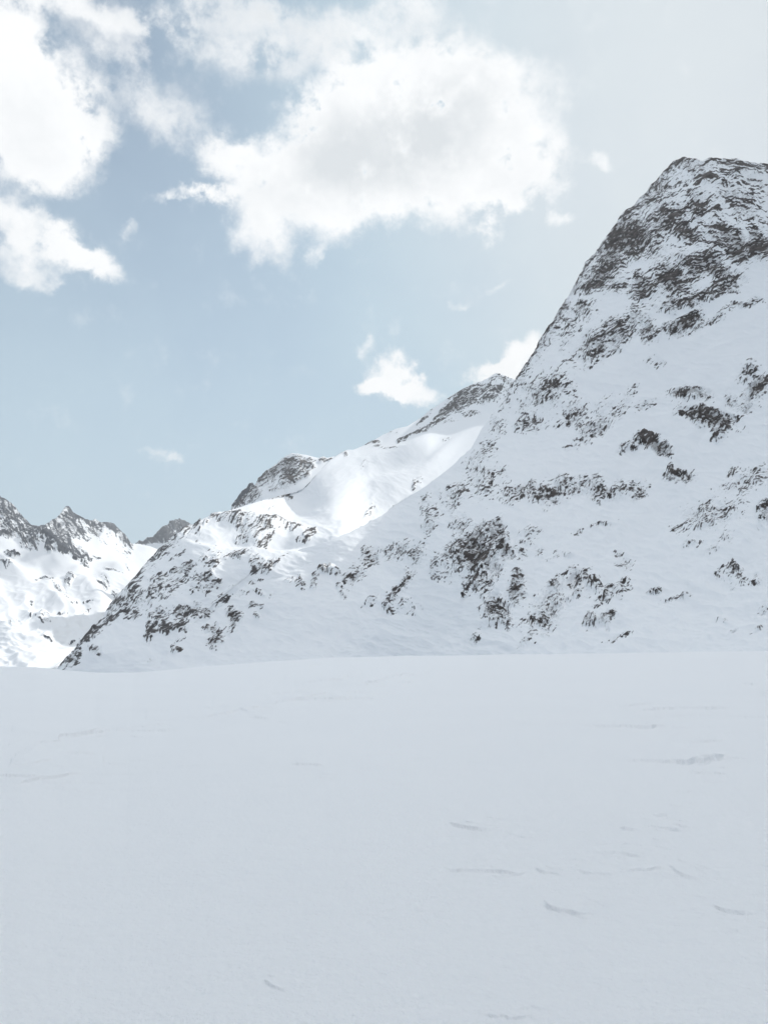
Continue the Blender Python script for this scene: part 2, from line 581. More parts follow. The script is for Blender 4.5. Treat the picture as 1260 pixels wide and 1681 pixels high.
M2_CTRL = cpt((20, 1140, 1000), (60, 1120, 1000), (112, 1130, 900), (200, 1130, 830), (300, 1130, 780), (450, 1130, 740), (600, 1130, 720), (800, 1130, 900), (1100, 1130, 1200),
              (150, 1060, 905), (250, 1030, 870), (350, 1030, 845), (450, 1030, 825), (560, 1030, 800), (700, 1000, 950),
              (125, 1064, 980), (150, 1030, 1000), (200, 971, 1040), (240, 960, 950), (300, 960, 905), (400, 960, 885), (500, 960, 885), (520, 940, 903),
              (262, 900, 1120), (300, 900, 1000), (370, 910, 945), (450, 910, 935), (540, 915, 925),
              (345, 853, 1300), (420, 868, 1110), (345, 880, 1030), (500, 878, 1060), (420, 890, 985), (560, 888, 960), (565, 872, 1040),
              (420, 825, 1600), (500, 850, 1420), (580, 860, 1330), (600, 835, 1620), (500, 832, 1620),
              (570, 745, 2200), (520, 800, 1660), (600, 800, 1860), (650, 800, 1800), (700, 775, 1900), (600, 770, 2050), (700, 740, 2120), (780, 715, 2330), (700, 765, 1960),
              (668, 701, 2460), (700, 715, 2420), (750, 690, 2500), (800, 680, 2540), (770, 634, 2660), (813, 612, 2740), (800, 650, 2600), (856, 630, 2740), (1000, 700, 2600), (1150, 800, 2600), (1000, 850, 2200))

# ---- the big mountain on the right
M1_CREST = cpt((232, 1145, 0), (262, 1095, 0), (295, 1050, 0), (330, 1010, 0), (370, 972, 0), (410, 940, 0), (440, 920, 0), (470, 908, 0), (500, 900, 0), (540, 889, 0), (580, 871, 0), (620, 850, 0), (660, 823, 0), (700, 795, 0), (740, 766, 0), (772, 738, 0),
               (791, 703, 0), (814, 674, 0), (831, 655, 0), (846, 628, 0), (862, 603, 0), (880, 576, 0), (897, 548, 0), (912, 520, 0), (932, 488, 0),
               (948, 462, 0), (962, 433, 0), (985, 402, 0), (1008, 370, 0), (1018, 352, 0), (1040, 335, 0), (1062, 312, 0), (1090, 282, 0),
               (1105, 266, 0), (1122, 261, 0), (1140, 264, 0), (1152, 268, 0), (1172, 261, 0), (1200, 263, 0), (1230, 268, 0), (1262, 271, 0))
M1_CREST = [c for c in M1_CREST] + [(29.2, 34, 0), (31, 38, 0), (34, 41, 0), (38, 42, 0), (44, 43.5, 0), (52, 46, 0), (60, 44, 0), (70, 36, 0), (80, 26, 0), (92, 10, 0)]  # added higher summit beyond the right frame edge, keeps the foreground in shade
M1_CTRL = cpt((1260, 1110, 420), (1000, 1110, 450), (860, 1110, 480), (740, 1110, 560),
              (1250, 950, 530), (1000, 950, 580), (860, 950, 600), (770, 940, 640), (690, 960, 730),
              (1250, 800, 660), (1050, 800, 710), (900, 800, 750), (800, 800, 800), (735, 800, 900), (690, 840, 910),
              (1250, 640, 800), (1100, 640, 850), (960, 640, 900), (890, 640, 960), (850, 650, 1040), (800, 710, 1010),
              (740, 768, 1030), (660, 825, 1045), (620, 850, 1010), (580, 871, 975), (540, 889, 945), (580, 900, 930), (540, 920, 905), (620, 890, 950),
              (1250, 480, 930), (1100, 480, 970), (1000, 480, 1020), (930, 500, 1100),
              (1250, 380, 1010), (1150, 360, 1060), (1060, 380, 1080), (1000, 400, 1130),
              (1122, 262, 1180), (1180, 290, 1150), (1260, 272, 1260), (1260, 330, 1090), (1060, 315, 1180)) \
    + [(36, -4, 400), (50, -4, 400), (70, -4, 420), (90, -4, 450), (36, 15, 620), (52, 18, 620), (70, 15, 600), (31, 38, 1150), (36, 41, 1000), (44, 43, 900), (52, 45, 880), (60, 43, 850),
       (70, 35, 800), (80, 26, 700), (92, 10, 600)]
SEAM = [(232, 1145), (262, 1095), (295, 1050), (330, 1010), (370, 972), (410, 940), (440, 920), (470, 908), (500, 900), (500, 960), (430, 1030), (380, 1110), (560, 1000), (500, 1110), (600, 1110)]
for (sx, sy) in SEAM:
    sa, se = az_el(sx, sy)
    M1_CTRL.append((float(sa), float(se), float(tps(M2_CTRL, np.array([float(sa)]), np.array([float(se)]))[0]) - (1.5 if (sx, sy) in SEAM[:9] else (10.0 if sx < 480 else 30.0))))
M1_ROCK = [
    (1118, 272, 20, 10, 0, .85), (1085, 308, 40, 16, 50, .72), (1150, 290, 45, 12, -35, .7), (1200, 268, 45, 5, -3, .6), (1215, 285, 22, 6, 0, .75),
    (1180, 305, 40, 6, -18, .55), (1230, 315, 40, 6, -18, .5), (1040, 395, 45, 36, -20, 1.05), (1005, 420, 22, 25, 40, .85), (985, 455, 30, 20, 25, .98), (1085, 365, 48, 34, 30, .68),
    (1055, 340, 26, 14, 45, .6), (1150, 345, 30, 26, 0, .72), (1215, 345, 45, 20, -28, .6), (1195, 402, 48, 22, -22, 1.0), (1245, 400, 22, 26, 0, .95),
    (1125, 385, 12, 30, 60, .9), (1150, 435, 50, 22, -10, .8), (1185, 450, 42, 14, -8, .98), (1100, 462, 28, 34, 60, .82), (1050, 478, 24, 22, 40, .78), (1015, 470, 20, 14, 30, .5),
    (1190, 476, 28, 12, 15, .85), (1130, 497, 62, 9, 12, .68), (1225, 505, 32, 6, 8, .5), (1175, 520, 18, 6, 25, .6), (1122, 536, 32, 15, 25, .8), (1000, 560, 58, 25, 35, .82),
    (1065, 552, 17, 22, 0, .75), (1040, 530, 20, 16, 0, .6), (952, 515, 40, 20, 50, .48), (922, 515, 12, 34, -28, .62), (890, 565, 10, 40, -32, .66), (930, 560, 20, 20, 45, .38), (1075, 600, 16, 8, 20, .45),
    (905, 640, 36, 26, 40, .74), (868, 625, 12, 26, -25, .55), (872, 668, 16, 26, 0, .5), (975, 697, 48, 17, 45, .7), (935, 682, 28, 24, 60, .6), (1010, 672, 45, 14, 45, .48), (875, 700, 22, 14, 0, .62), (1060, 665, 18, 8, 30, .45), (1035, 645, 12, 6, 20, .4),
    (1073, 727, 22, 10, -25, 1.1), (1034, 736, 18, 8, 20, .75), (1132, 647, 34, 13, 0, .92), (1165, 687, 46, 14, -12, 1.0), (1186, 708, 12, 18, 0, .9), (1205, 665, 10, 20, 30, .7), (1245, 640, 26, 18, 50, .95), (1225, 612, 22, 13, 45, .75), (1235, 672, 18, 8, 10, .6),
    (1110, 783, 28, 12, -5, .7), (1098, 765, 6, 14, 0, .6), (930, 805, 125, 16, 8, .60), (880, 818, 46, 18, 0, .64), (990, 800, 40, 14, 10, .68), (1043, 803, 12, 9, 20, .8),
    (1165, 842, 60, 22, 12, .46), (1230, 795, 38, 20, 50, .48), (1256, 850, 12, 14, 0, .7), (1200, 800, 40, 16, 40, .36), (960, 865, 30, 6, 15, .4), (985, 858, 20, 5, 15, .35),
    (838, 655, 14, 22, -30, .5), (815, 695, 18, 22, -35, .52), (790, 735, 18, 24, -35, .55), (770, 770, 16, 26, -20, .6), (800, 790, 40, 30, 40, .5), (745, 812, 16, 28, -10, .62), (840, 820, 30, 18, 0, .5),
    (708, 860, 12, 26, -25, .64), (700, 830, 8, 18, -25, .5), (752, 858, 14, 14, 0, .75),
    (775, 880, 26, 22, 30, .9), (780, 905, 30, 34, 0, 1.1), (815, 880, 28, 14, -35, .85), (832, 905, 12, 14, 0, 1.0), (805, 930, 22, 22, 0, .9), (745, 905, 16, 40, -15, .66), (722, 930, 12, 22, 0, .6), (785, 965, 28, 22, 0, .72),
    (862, 895, 30, 14, 45, .45), (848, 965, 12, 22, 0, .86), (815, 1000, 30, 22, 42, .78), (835, 1010, 14, 16, 0, .6), (778, 1047, 16, 10, 45, .46), (755, 985, 6, 5, 0, .7),
    (892, 1005, 34, 26, 52, .70), (905, 970, 26, 16, 50, .6), (950, 948, 26, 16, 40, .62), (945, 975, 26, 10, 55, .55), (985, 965, 22, 14, 50, .56), (1020, 960, 22, 8, 40, .45), (1025, 925, 14, 10, 30, .5), (1018, 905, 8, 8, 0, .5), (1000, 990, 24, 8, 25, .42),
    (975, 1025, 15, 12, 40, .60), (1000, 1020, 16, 7, 40, .74), (1020, 1045, 22, 8, 20, .42), (870, 1045, 30, 10, 50, .4),
    (1207, 928, 14, 10, -20, .66), (1200, 940, 26, 14, -10, .42), (1068, 962, 14, 5, 10, .55), (1110, 975, 30, 6, 10, .40), (1170, 895, 14, 7, 20, .5), (1190, 875, 12, 18, 60, .42), (1140, 890, 14, 6, 20, .36), (1200, 1025, 12, 4, 45, .55), (1180, 1012, 10, 5, 20, .36), (1235, 1025, 14, 5, 30, .4), (1253, 997, 12, 7, 10, .6), (1240, 950, 16, 8, 0, .36),
    (890, 845, 10, 4, 30, .4), (880, 910, 14, 5, 45, .4), (935, 915, 10, 4, 20, .4), (905, 915, 20, 4, 20, .35),
    (660, 963, 11, 36, -22, .82), (648, 905, 30, 12, 20, .72), (683, 908, 15, 14, 40, .68), (640, 995, 10, 8, 0, .7), (615, 990, 16, 7, 50, .5), (680, 1000, 10, 14, -40, .4), (575, 945, 24, 14, 50, .66), (560, 960, 8, 14, 0, .6), (600, 915, 20, 10, 30, .55), (668, 990, 16, 5, 50, .45),
    (348, 1042, 13, 18, -30, .86), (338, 1030, 10, 10, 0, .6), (385, 1010, 13, 12, 40, .9), (380, 1022, 8, 14, -20, .8), (418, 997, 5, 4, 0, .9), (419, 1012, 4, 5, 0, .6), (298, 1072, 8, 5, 20, .48), (425, 965, 7, 7, 0, .66), (400, 972, 16, 5, 10, .3),
    (437, 930, 26, 9, 30, .76), (455, 922, 16, 5, 35, .7), (440, 975, 6, 3, 20, .5), (530, 935, 10, 7, 0, .8), (521, 955, 7, 14, -20, .76), (495, 955, 10, 9, 20, .5), (475, 950, 8, 5, 0, .36), (560, 975, 7, 9, 0, .6), (550, 930, 8, 7, 0, .5),
]

M1_ROCK = [(a, b, c, d, e, f if (b < 560 or f > 0.9) else f * 0.80) for (a, b, c, d, e, f) in M1_ROCK]


def m1_tilt(px, py):
    s = sstep(1100, 1180, px) * sstep(470, 380, py)
    g = sstep(560, 480, py) * 0.5
    return 45 * (1 - np.maximum(s, g)) + np.maximum(s, g) * (-18 * s + 18 * (1 - s))


mountain('mountain', 'steep snow covered mountain with dark rock bands filling the right side', M1_CREST, M1_CTRL, 0.037, 1150, M1_ROCK, mat_near, 1.1, 11, foot_el=-6.0, tilt_fn=m1_tilt, rag=1.0,
         crest_rock=lambda px, py: 0.80 * sstep(680, 620, py) * (px < 1300), snow_amp=3.2, undul=1.4, hummock=(1.6, -500, -400))

# ---- the middle mountain: a long ridge climbing to the right with a sunlit shelf
M2_ROCK = [
    (128, 1068, 28, 9, 52, .8), (155, 1035, 30, 10, 52, .8), (190, 990, 30, 9, 50, .72), (222, 950, 26, 7, 50, .7), (252, 912, 18, 5, 50, .62), (285, 884, 12, 3, 40, .5),
    (163, 1072, 7, 8, 40, .98), (147, 1048, 10, 8, 0, .95), (180, 1022, 10, 18, -20, .78), (168, 1040, 8, 12, -20, .8), (205, 1000, 16, 22, -40, .6), (225, 985, 14, 28, -25, .62), (262, 955, 14, 18, -30, .66), (250, 975, 6, 26, -15, .6),
    (246, 1030, 9, 20, -15, .78), (265, 1010, 16, 12, 30, .74), (303, 935, 17, 6, 5, .92), (320, 930, 10, 5, 0, .8), (280, 1028, 20, 8, 10, .78), (300, 1000, 20, 10, 30, .78), (300, 1025, 10, 12, 0, .62), (313, 992, 12, 8, 20, .7), (330, 1000, 12, 10, 0, .45),
    (298, 1072, 8, 5, 20, .48), (298, 1055, 16, 6, 20, .5), (245, 1085, 7, 3, 50, .7), (348, 1042, 13, 18, -30, .86), (338, 1030, 10, 10, 0, .6), (385, 1010, 13, 12, 40, .9), (380, 1022, 8, 14, -20, .8), (418, 997, 5, 4, 0, .9), (419, 1012, 4, 5, 0, .6),
    (350, 955, 12, 10, -20, .62), (370, 985, 26, 14, 30, .42), (330, 960, 20, 14, 30, .46), (290, 960, 30, 16, 40, .36), (380, 915, 30, 8, 20, .3), (355, 925, 14, 10, 30, .4), (300, 905, 26, 5, 35, .3), (340, 915, 18, 5, 35, .3),
    (437, 930, 26, 9, 30, .76), (455, 922, 16, 5, 35, .7), (420, 920, 12, 8, 20, .6), (425, 965, 7, 7, 0, .66), (440, 975, 6, 3, 20, .5), (400, 972, 16, 5, 10, .3), (530, 935, 10, 7, 0, .8), (521, 955, 7, 14, -20, .76), (495, 955, 10, 9, 20, .5), (475, 950, 8, 5, 0, .36), (560, 975, 7, 9, 0, .6), (550, 930, 8, 7, 0, .5),
    (352, 855, 6, 5, 0, .95), (340, 858, 5, 3, 0, .6), (380, 862, 26, 9, -5, .52), (400, 878, 16, 6, 20, .5), (430, 866, 30, 14, 10, .66), (432, 885, 14, 4, 20, .8), (465, 865, 20, 12, 20, .55), (490, 865, 12, 10, 0, .5), (512, 878, 8, 10, -20, .86), (500, 890, 6, 3, 0, .6),
    (811, 617, 11, 5, -20, 1.0), (824, 625, 18, 7, -35, .82), (838, 628, 10, 8, -30, .6), (795, 635, 16, 4, 25, .6), (770, 655, 36, 12, 35, .86), (800, 655, 24, 12, 10, .66), (822, 645, 20, 10, -20, .5), (735, 678, 16, 7, 35, .9), (745, 672, 12, 8, 30, .8), (716, 688, 10, 3, 30, .7),
    (722, 697, 20, 4, 20, .72), (690, 706, 22, 4, 30, .74), (668, 716, 14, 4, 30, .9), (655, 722, 8, 3, 30, .9), (775, 683, 18, 4, 5, .62), (705, 672, 30, 5, 38, .6), (640, 712, 18, 3, 30, .3), (570, 745, 6, 4, 30, 1.0), (545, 751, 8, 3, 10, .6), (612, 734, 12, 4, 15, .65), (590, 738, 10, 3, 20, .4), (640, 745, 24, 5, -8, .35), (728, 722, 14, 3, 0, .4),
    (671, 797, 4, 9, -25, .6), (680, 793, 10, 5, 0, .3), (598, 850, 14, 4, 45, .5), (610, 840, 8, 8, 0, .35), (600, 780, 12, 5, 30, .25), (475, 800, 16, 8, 30, .25), (455, 820, 20, 6, 30, .2),
]
M2_ROCK = [(a, b, c, d, e, f * (0.84 if b > 850 else 0.72)) for (a, b, c, d, e, f) in M2_ROCK]
M2_BUMPS = [(610, 790, 70, 50, 0, 30), (500, 805, 50, 34, 20, -20), (690, 735, 60, 16, 28, 26), (660, 770, 60, 10, 30, -14), (420, 862, 70, 12, -8, 16), (430, 892, 80, 7, -4, -8), (740, 735, 50, 9, 35, 14)]
mountain('mountain', 'middle mountain ridge with a sunlit snow shelf and small rocky summit beside the big slope', M2_CREST, M2_CTRL, 0.042, 700, M2_ROCK, mat_mid, 1.15, 23, foot_el=-6.0, tilt=48, bumps=M2_BUMPS, undul=1.0, rag=.8, amp=.8, thr=0.88, hummock=(2.0, 720, 780), snow_amp=3.0,
         crest_rock=lambda px, py: 0.8 * (px > 95) * (px < 330) + 0.35 * (px > 730))

# ---- rocky dome behind the shelf and a thin pointed peak behind that
M3_CREST = cpt((330, 900, 0), (378, 840, 0), (392, 828, 0), (405, 818, 0), (418, 806, 0), (430, 788, 0), (442, 773, 0), (455, 762, 0), (468, 749, 0), (480, 744, 0), (492, 746, 0), (505, 748, 0), (520, 752, 0), (532, 753, 0), (548, 750, 0), (562, 751, 0), (590, 760, 0), (680, 830, 0))
M3_CTRL = cpt((330, 900, 2700), (400, 900, 2300), (500, 900, 2300), (680, 900, 2400), (430, 820, 2450), (480, 800, 2450), (540, 790, 2500), (480, 744, 2700), (430, 788, 2700), (378, 840, 2700), (548, 750, 2750), (600, 790, 2700), (520, 770, 2600))
M3_ROCK = [(405, 818, 28, 12, 40, .82), (430, 795, 26, 14, 50, .82), (452, 775, 22, 12, 50, .86), (478, 768, 20, 20, 30, .85), (500, 765, 14, 16, 0, .75), (480, 790, 12, 16, 0, .66), (498, 788, 14, 5, 30, .8), (456, 800, 10, 6, 0, .6), (548, 754, 24, 4, 5, .75), (488, 748, 16, 3, -10, .4), (425, 815, 14, 8, 30, .7)]
mountain('mountain', 'dark rocky dome with snow streaks rising behind the sunlit shelf', M3_CREST, M3_CTRL, 0.05, 220, M3_ROCK, mat_mid, 2.4, 35, foot_el=6.0, tilt=60, rag=1.0, back=1.0, thr=.98, fine=0.8, crest_rock=lambda px, py: 0.6 * sstep(475, 455, px))
M3B_CREST = cpt((340, 890, 0), (372, 850, 0), (380, 835, 0), (392, 818, 0), (402, 803, 0), (409, 795, 0), (413, 791, 0), (419, 797, 0), (424, 798, 0), (432, 812, 0), (470, 860, 0))
M3B_CTRL = cpt((340, 890, 3500), (400, 890, 3100), (470, 890, 3300), (413, 791, 3500), (400, 830, 3300), (470, 860, 3500), (380, 835, 3500), (432, 812, 3500))
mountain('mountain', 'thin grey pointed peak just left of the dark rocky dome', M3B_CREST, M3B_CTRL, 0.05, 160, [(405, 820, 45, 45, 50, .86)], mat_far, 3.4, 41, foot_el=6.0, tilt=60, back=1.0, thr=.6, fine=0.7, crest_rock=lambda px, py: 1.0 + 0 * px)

# ---- the far head of the valley on the left
M4_CREST = cpt((-330, 700, 0), (-200, 730, 0), (-90, 770, 0), (-30, 795, 0), (0, 815, 0), (14, 824, 0), (26, 833, 0), (40, 850, 0), (52, 864, 0), (62, 868, 0), (74, 864, 0), (88, 853, 0), (98, 846, 0), (106, 836, 0), (112, 833, 0), (120, 840, 0), (130, 846, 0),
               (140, 853, 0), (150, 854, 0), (157, 851, 0), (166, 857, 0), (176, 858, 0), (186, 860, 0), (196, 870, 0), (206, 880, 0), (215, 892, 0), (226, 892, 0), (245, 896, 0), (262, 902, 0), (300, 915, 0), (400, 960, 0), (520, 1020, 0))
M4_CTRL = cpt((-330, 1120, 1500), (-100, 1120, 1500), (0, 1120, 1500), (100, 1120, 1600), (250, 1120, 1900), (520, 1120, 2600),
              (0, 1050, 1900), (100, 1060, 1900), (200, 1040, 2300), (0, 1000, 2300), (80, 1000, 2400), (160, 990, 2700), (300, 1000, 3000),
              (-100, 950, 3900), (0, 950, 4000), (70, 950, 4020), (150, 945, 4080), (230, 930, 4300),
              (0, 918, 4130), (60, 925, 4110), (120, 925, 4180), (0, 890, 4310), (70, 905, 4230), (95, 890, 4330), (130, 905, 4340), (160, 910, 4560), (200, 905, 4900), (250, 905, 5200),
              (140, 885, 5000), (180, 885, 5100), (0, 815, 4800), (50, 862, 4700), (112, 834, 5200), (85, 862, 4800), (215, 892, 5500), (180, 862, 5500), (262, 902, 5600), (400, 960, 5600), (520, 1020, 5600), (-200, 730, 4700), (-330, 700, 4500), (-200, 900, 3600))
M4_ROCK = [(8, 835, 16, 16, -40, .92), (25, 850, 28, 12, -48, .95), (45, 870, 26, 9, -45, .8), (8, 878, 14, 9, 0, .85), (40, 885, 26, 9, -45, .85), (12, 858, 14, 12, -40, .7), (55, 892, 12, 6, -20, .7),
           (112, 845, 16, 14, 0, .92), (92, 860, 22, 8, 35, .9), (125, 862, 24, 16, -20, .82), (108, 870, 22, 9, -10, .8), (160, 862, 14, 12, -30, .88), (185, 866, 16, 6, -25, .9), (200, 880, 16, 8, -48, .86), (210, 890, 8, 4, -45, .8),
           (88, 880, 16, 16, -20, 1.0), (105, 895, 22, 12, -35, .98), (130, 908, 22, 9, -32, .9), (80, 898, 6, 8, 0, .85), (150, 913, 10, 3, -20, .7), (130, 900, 10, 8, -45, .8),
           (18, 911, 9, 5, -10, .95), (32, 911, 4, 2, 0, .8), (10, 925, 16, 3, -35, .55), (22, 936, 10, 3, -35, .5), (60, 955, 14, 2, 25, .5), (82, 958, 10, 2, 35, .5), (92, 975, 10, 7, -35, .66), (112, 960, 7, 7, 0, .62), (120, 985, 10, 4, 20, .5), (142, 983, 6, 3, -30, .6),
           (102, 1005, 9, 3, -10, .6), (74, 1010, 6, 5, -30, .6), (56, 1008, 5, 3, 0, .45), (145, 930, 12, 4, 5, .5), (205, 922, 14, 3, -10, .4), (180, 940, 12, 3, 0, .4), (140, 1002, 6, 3, 0, .35), (190, 980, 7, 8, 0, .5), (170, 965, 8, 10, 0, .35),
           (20, 1020, 8, 2, -30, .4), (30, 1018, 6, 2, -30, .3), (85, 1043, 10, 2, -35, .4), (120, 1055, 10, 3, 0, .35), (45, 985, 5, 4, 30, .45)]
M4_ROCK = [(a, b, c, d, e, f * (0.72 if b > 918 else 1.0)) for (a, b, c, d, e, f) in M4_ROCK]
M4_BUMPS = [(95, 890, 30, 10, -35, 27), (140, 960, 26, 12, -20, 22), (80, 965, 26, 12, 25, 20), (40, 975, 22, 14, 20, 13), (95, 985, 24, 12, -30, 18), (20, 935, 40, 9, -38, 27), (180, 945, 26, 9, 5, 22), (130, 935, 14, 8, 0, 18), (195, 925, 24, 6, -5, 18), (160, 985, 26, 16, -45, 22), (60, 1010, 30, 10, -20, 9), (110, 1000, 30, 10, -15, 11)]
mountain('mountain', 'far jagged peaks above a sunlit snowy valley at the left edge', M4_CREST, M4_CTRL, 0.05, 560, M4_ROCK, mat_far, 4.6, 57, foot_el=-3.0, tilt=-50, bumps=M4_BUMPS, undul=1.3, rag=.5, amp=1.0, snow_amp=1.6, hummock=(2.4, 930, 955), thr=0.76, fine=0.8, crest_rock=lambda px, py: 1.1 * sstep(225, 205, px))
M5_CREST = cpt((150, 960, 0), (222, 898, 0), (238, 886, 0), (252, 880, 0), (262, 872, 0), (270, 865, 0), (276, 862, 0), (282, 857, 0), (291, 854, 0), (300, 856, 0), (308, 861, 0), (318, 868, 0), (350, 890, 0), (430, 940, 0))
M5_CTRL = cpt((150, 960, 7000), (230, 960, 6000), (430, 960, 6500), (291, 854, 7200), (270, 866, 7000), (280, 890, 6600), (240, 890, 7000), (350, 890, 7100), (300, 880, 6900))
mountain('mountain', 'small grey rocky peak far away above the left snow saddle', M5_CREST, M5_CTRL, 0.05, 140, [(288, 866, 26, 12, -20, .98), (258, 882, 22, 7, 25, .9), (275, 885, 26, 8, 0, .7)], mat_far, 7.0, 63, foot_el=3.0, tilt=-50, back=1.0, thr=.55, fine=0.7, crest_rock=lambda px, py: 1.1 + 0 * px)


# ------------------------------------------------------------------ snowfield
def snowfield():
    crest = cpt((-500, 1092, 0), (-100, 1093, 0), (0, 1094, 0), (60, 1096, 0), (110, 1101, 0), (160, 1104, 0), (220, 1104, 0), (280, 1099, 0), (340, 1093, 0), (430, 1087, 0), (540, 1081, 0), (660, 1077, 0), (770, 1076, 0),
                (860, 1074, 0), (1000, 1073, 0), (1130, 1071, 0), (1260, 1069, 0), (1700, 1068, 0))
    ca = np.array([c[0] for c in crest])
    ce = np.array([c[1] for c in crest])
    inn = np.arange(-28.5, 28.5, 0.045)
    outc = np.concatenate([inn, np.arange(28.5, 60, 0.8), np.arange(60, 300, 4.0), np.arange(300, 331.5, 0.8)])
    A = outc
    As = np.where(A > 180, A - 360, A)
    ec = np.interp(As, ca, ce, left=ce[0], right=ce[-1])
    ec = np.where(np.abs(As) > 60, -1.0, ec)
    rc = 62 + 10 * np.sin(np.radians(As) * 3.1)
    n1 = 1150
    # rows even in image height; 1/R grows linearly below the crest, as on a plane
    e_bot = -38.0
    t = np.linspace(0, 1, n1)[:, None]
    EE = e_bot + (ec[None] - e_bot) * (1 - (1 - t) ** 1.35)
    # plane through the eye height at e_bot and the crest point
    tan_c = np.tan(np.radians(ec))[None]
    tanE = np.tan(np.radians(EE))
    rb = EYE / math.tan(math.radians(-e_bot))
    iR = 1 / rc[None] + (1 / rb - 1 / rc[None]) * (tan_c - tanE) / (tan_c - math.tan(math.radians(e_bot)))
    R = 1 / iR
    Z = EYE + R * tanE
    # close the sheet below the viewer
    k = 6
    Rin = np.linspace(0.02, rb * 0.93, k)[:, None] * np.ones((1, len(A)))
    Zin = np.zeros_like(Rin)
    # beyond the crest: falls away, then the valley floor out to the horizon
    s = np.concatenate([np.geomspace(0.3, 60, 40), np.geomspace(70, 420, 16), np.geomspace(600, 11000, 20)])[:, None]
    Rout = rc[None] + s * np.ones((1, len(A)))
    slope = tan_c
    fall = 0.0009 * np.minimum(s, 80) ** 2 + 0.15 * np.maximum(s - 60, 0) * (s < 1e9)
    Zout = Z[-1:] + slope * np.minimum(s, 10) - fall * 1.0
    floor = -45.0 - 8 * sstep(200, 3000, s)
    Zout = np.maximum(Zout, floor)
    R = np.concatenate([Rin, R, Rout])
    Z = np.concatenate([Zin, Z, Zout])
    AR = np.radians(np.broadcast_to(A, R.shape))
    P = np.stack([R * np.sin(AR), R * np.cos(AR), Z], -1)
    px, py = project(P)
    X, Y = P[..., 0], P[..., 1]
    # relief
    near = sstep(400, 90, R)
    h = 0.09 * fbm(X / 9 + 3, Y / 6, 3, 0.45, 5) * near
    h += 0.010 * fbm(X / 1.6, Y / 0.9, 3, 0.5, 9) * near
    patch = sstep(0.0, 0.5, fbm(X / 7 + 2, Y / 5, 2, 0.5, 15))
    crust = fbm(X / 0.8, Y / 0.28, 3, 0.6, 13)
    h += 0.035 * np.maximum(crust - 0.08, 0) * patch * near * sstep(2.0, 5.0, R)
    h += 0.009 * fbm(X / 0.30, Y / 0.16, 3, 0.62, 14) * sstep(16, 4, R)
    # wind crust (sastrugi): raised on the far side, a small scarp facing the viewer
    LR = np.log(np.maximum(R, 0.5))
    wx = fbm(AR * 22, LR * 9, 3, 0.55, 77)
    wy = fbm(AR * 40 + 9, LR * 14, 3, 0.5, 78)
    rng = np.random.RandomState(4)
    lips = list(LIPS)
    for (x0, y0, x1, y1, hh, bow) in LIPS:
        for k in range(3):
            f, g = rng.uniform(0.0, 0.7), rng.uniform(0.25, 0.6)
            ox, oy = rng.uniform(-50, 50), rng.uniform(-26, 26)
            lips.append((x0 + (x1 - x0) * f + ox, y0 + (y1 - y0) * f + oy, x0 + (x1 - x0) * (f + g) + ox, y0 + (y1 - y0) * (f + g) + oy + rng.uniform(-4, 4), hh * rng.uniform(.25, .6), rng.uniform(-.3, .5)))
    for (x0, y0, x1, y1, hh, bow) in lips:
        L = math.hypot(x1 - x0, y1 - y0)
        m = (px > min(x0, x1) - 90) & (px < max(x0, x1) + 90) & (py > min(y0, y1) - 70) & (py < max(y0, y1) + 70) & (R > 2.0) & (R < 100)
        if not m.any():
            continue
        # real positions of the ends on the ground
        a0, e0 = az_el(x0, y0)
        a1, e1 = az_el(x1, y1)

        def gp(a, e):
            tc_ = np.interp(a, As[:len(inn)], tan_c[0][:len(inn)])
            rr = np.interp(a, As[:len(inn)], rc[:len(inn)])
            i = 1 / rr + (1 / rb - 1 / rr) * (tc_ - math.tan(math.radians(e))) / (tc_ - math.tan(math.radians(e_bot)))
            return np.array([math.sin(math.radians(a)), math.cos(math.radians(a))]) / i, 1 / i
        p0, r0 = gp(a0, e0)
        p1, r1 = gp(a1, e1)
        ln = np.linalg.norm(p1 - p0)
        tdir = (p1 - p0) / ln
        ndir = np.array([-tdir[1], tdir[0]])
        if ndir[1] < 0:
            ndir = -ndir
        qx, qy = X[m] - p0[0], Y[m] - p0[1]
        a = (qx * tdir[0] + qy * tdir[1]) / ln
        sc_ = 0.5 * (r0 + r1)
        ks = min(1.0, L / 110.0)
        b = qx * ndir[0] + qy * ndir[1] + (wx[m] * 0.026 * ks + bow * 0.03 * (4 * a * (1 - a)) * ks) * sc_ + wy[m] * 0.012 * ks * sc_
        env = sstep(-0.15, 0.25, a) * sstep(1.15, 0.75, a) * np.clip(0.85 + 0.6 * wx[m] + 0.5 * wy[m], 0.45, 1.15)
        w_s = 0.0007 * sc_           # scarp width grows with distance so it stays a few pixels
        w_l = min(0.07 * sc_, 0.6 * ln)
        prof = sstep(-w_s, w_s, b) * np.exp(-np.maximum(b, 0) / w_l)
        h[m] += min(hh, 1.15) * sc_ * 0.0034 * np.maximum(env, 0) * prof
    P[..., 2] += h
    o = grid_mesh('snowfield', P, {}, snow_material(), wrap=True)
    o['kind'] = 'structure'
    o['label'] = 'smooth wind packed snowfield with faint sastrugi ridges in the foreground'
    return o


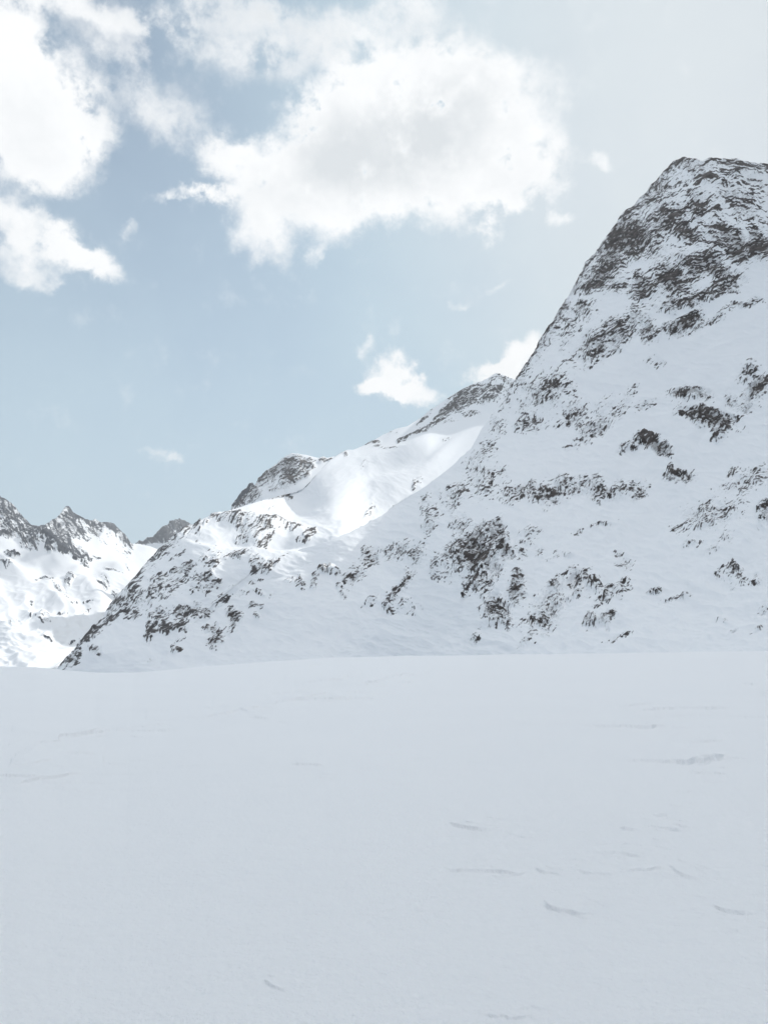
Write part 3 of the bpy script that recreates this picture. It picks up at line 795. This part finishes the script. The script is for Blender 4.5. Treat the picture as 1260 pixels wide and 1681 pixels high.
LIPS = [
    (1045, 1166, 1200, 1162, 1.0, 0), (960, 1189, 1105, 1193, 1.0, 0), (1070, 1192, 1130, 1195, .6, 0), (1030, 1245, 1200, 1238, 1.5, .6), (1130, 1262, 1190, 1264, .8, 0), (1215, 1125, 1240, 1126, 1, 0),
    (1098, 1326, 1114, 1327, .9, 0), (1075, 1345, 1100, 1345, .9, 0), (1060, 1364, 1118, 1370, 1.3, .4), (1020, 1366, 1045, 1371, 1.0, .3), (1018, 1393, 1055, 1396, .9, 0), (992, 1406, 1055, 1410, .9, .2),
    (735, 1432, 860, 1437, 1.1, .3), (880, 1428, 925, 1440, .7, .3), (945, 1434, 1010, 1437, .8, .3), (1020, 1430, 1090, 1427, .7, .3), (1092, 1424, 1145, 1450, 1.1, .5),
    (890, 1482, 965, 1505, 1.1, .7), (738, 1355, 805, 1367, 1.1, .5), (1165, 1490, 1235, 1501, 1.0, .4), (670, 1500, 700, 1500, .7, .2), (795, 1670, 880, 1680, 1.0, .5), (1185, 1526, 1215, 1530, .6, 0),
    (480, 1256, 530, 1258, .8, 0), (105, 1243, 165, 1244, .8, .2), (0, 1277, 75, 1283, .8, .5), (410, 1178, 440, 1180, .7, 0), (500, 1122, 570, 1116, .7, 0), (440, 1142, 520, 1136, .7, 0), (560, 1137, 610, 1138, .6, 0), (330, 1165, 400, 1160, .5, 0), (90, 1215, 200, 1200, .8, -.4), (200, 1202, 300, 1200, .5, 0), (650, 1121, 680, 1122, .6, 0), (245, 1170, 340, 1164, .3, 0),
    (440, 1612, 470, 1632, .8, .5), (0, 1262, 80, 1222, .8, .3), (110, 1212, 165, 1200, .6, .2), (190, 1200, 280, 1188, .6, .2), (330, 1180, 430, 1160, .55, .1), (440, 1158, 540, 1138, .6, .1), (575, 1128, 680, 1104, .5, 0), (470, 1150, 620, 1146, .8, 0), (20, 1290, 120, 1272, .9, .4), (640, 1290, 660, 1291, .5, 0), (780, 1083, 830, 1081, .5, 0),
]
snowfield()


# ------------------------------------------------------------------ air
def haze(density):
    lo, hi, rad = 1e9, -1e9, 0
    for o in COL.objects:
        if o.type != 'MESH':
            continue
        c = np.empty(len(o.data.vertices) * 3, np.float32)
        o.data.vertices.foreach_get('co', c)
        c = c.reshape(-1, 3)
        lo, hi, rad = min(lo, c[:, 2].min()), max(hi, c[:, 2].max()), max(rad, np.abs(c[:, :2]).max())
    lo, hi, rad = float(lo) - 1.0, float(hi) + 20.0, float(rad) + 50.0
    v = [(x, y, z) for z in (lo, hi) for (x, y) in ((-rad, -rad), (rad, -rad), (rad, rad), (-rad, rad))]
    f = [(3, 2, 1, 0), (4, 5, 6, 7), (0, 1, 5, 4), (1, 2, 6, 5), (2, 3, 7, 6), (3, 0, 4, 7)]
    me = bpy.data.meshes.new('haze')
    me.from_pydata(v, [], f)
    m = bpy.data.materials.new('haze')
    m.use_nodes = True
    t = m.node_tree
    t.nodes.clear()
    out = t.nodes.new('ShaderNodeOutputMaterial')
    pv = t.nodes.new('ShaderNodeVolumePrincipled')
    pv.inputs['Color'].default_value = (0.93, 0.96, 1.0, 1)
    pv.inputs['Density'].default_value = density
    pv.inputs['Anisotropy'].default_value = 0.2
    t.links.new(pv.outputs[0], out.inputs['Volume'])
    me.materials.append(m)
    o = bpy.data.objects.new('haze', me)
    COL.objects.link(o)
    o['kind'] = 'stuff'
    o['label'] = 'thin pale mountain air that softens the far peaks'
    return o


haze(5.5e-5)
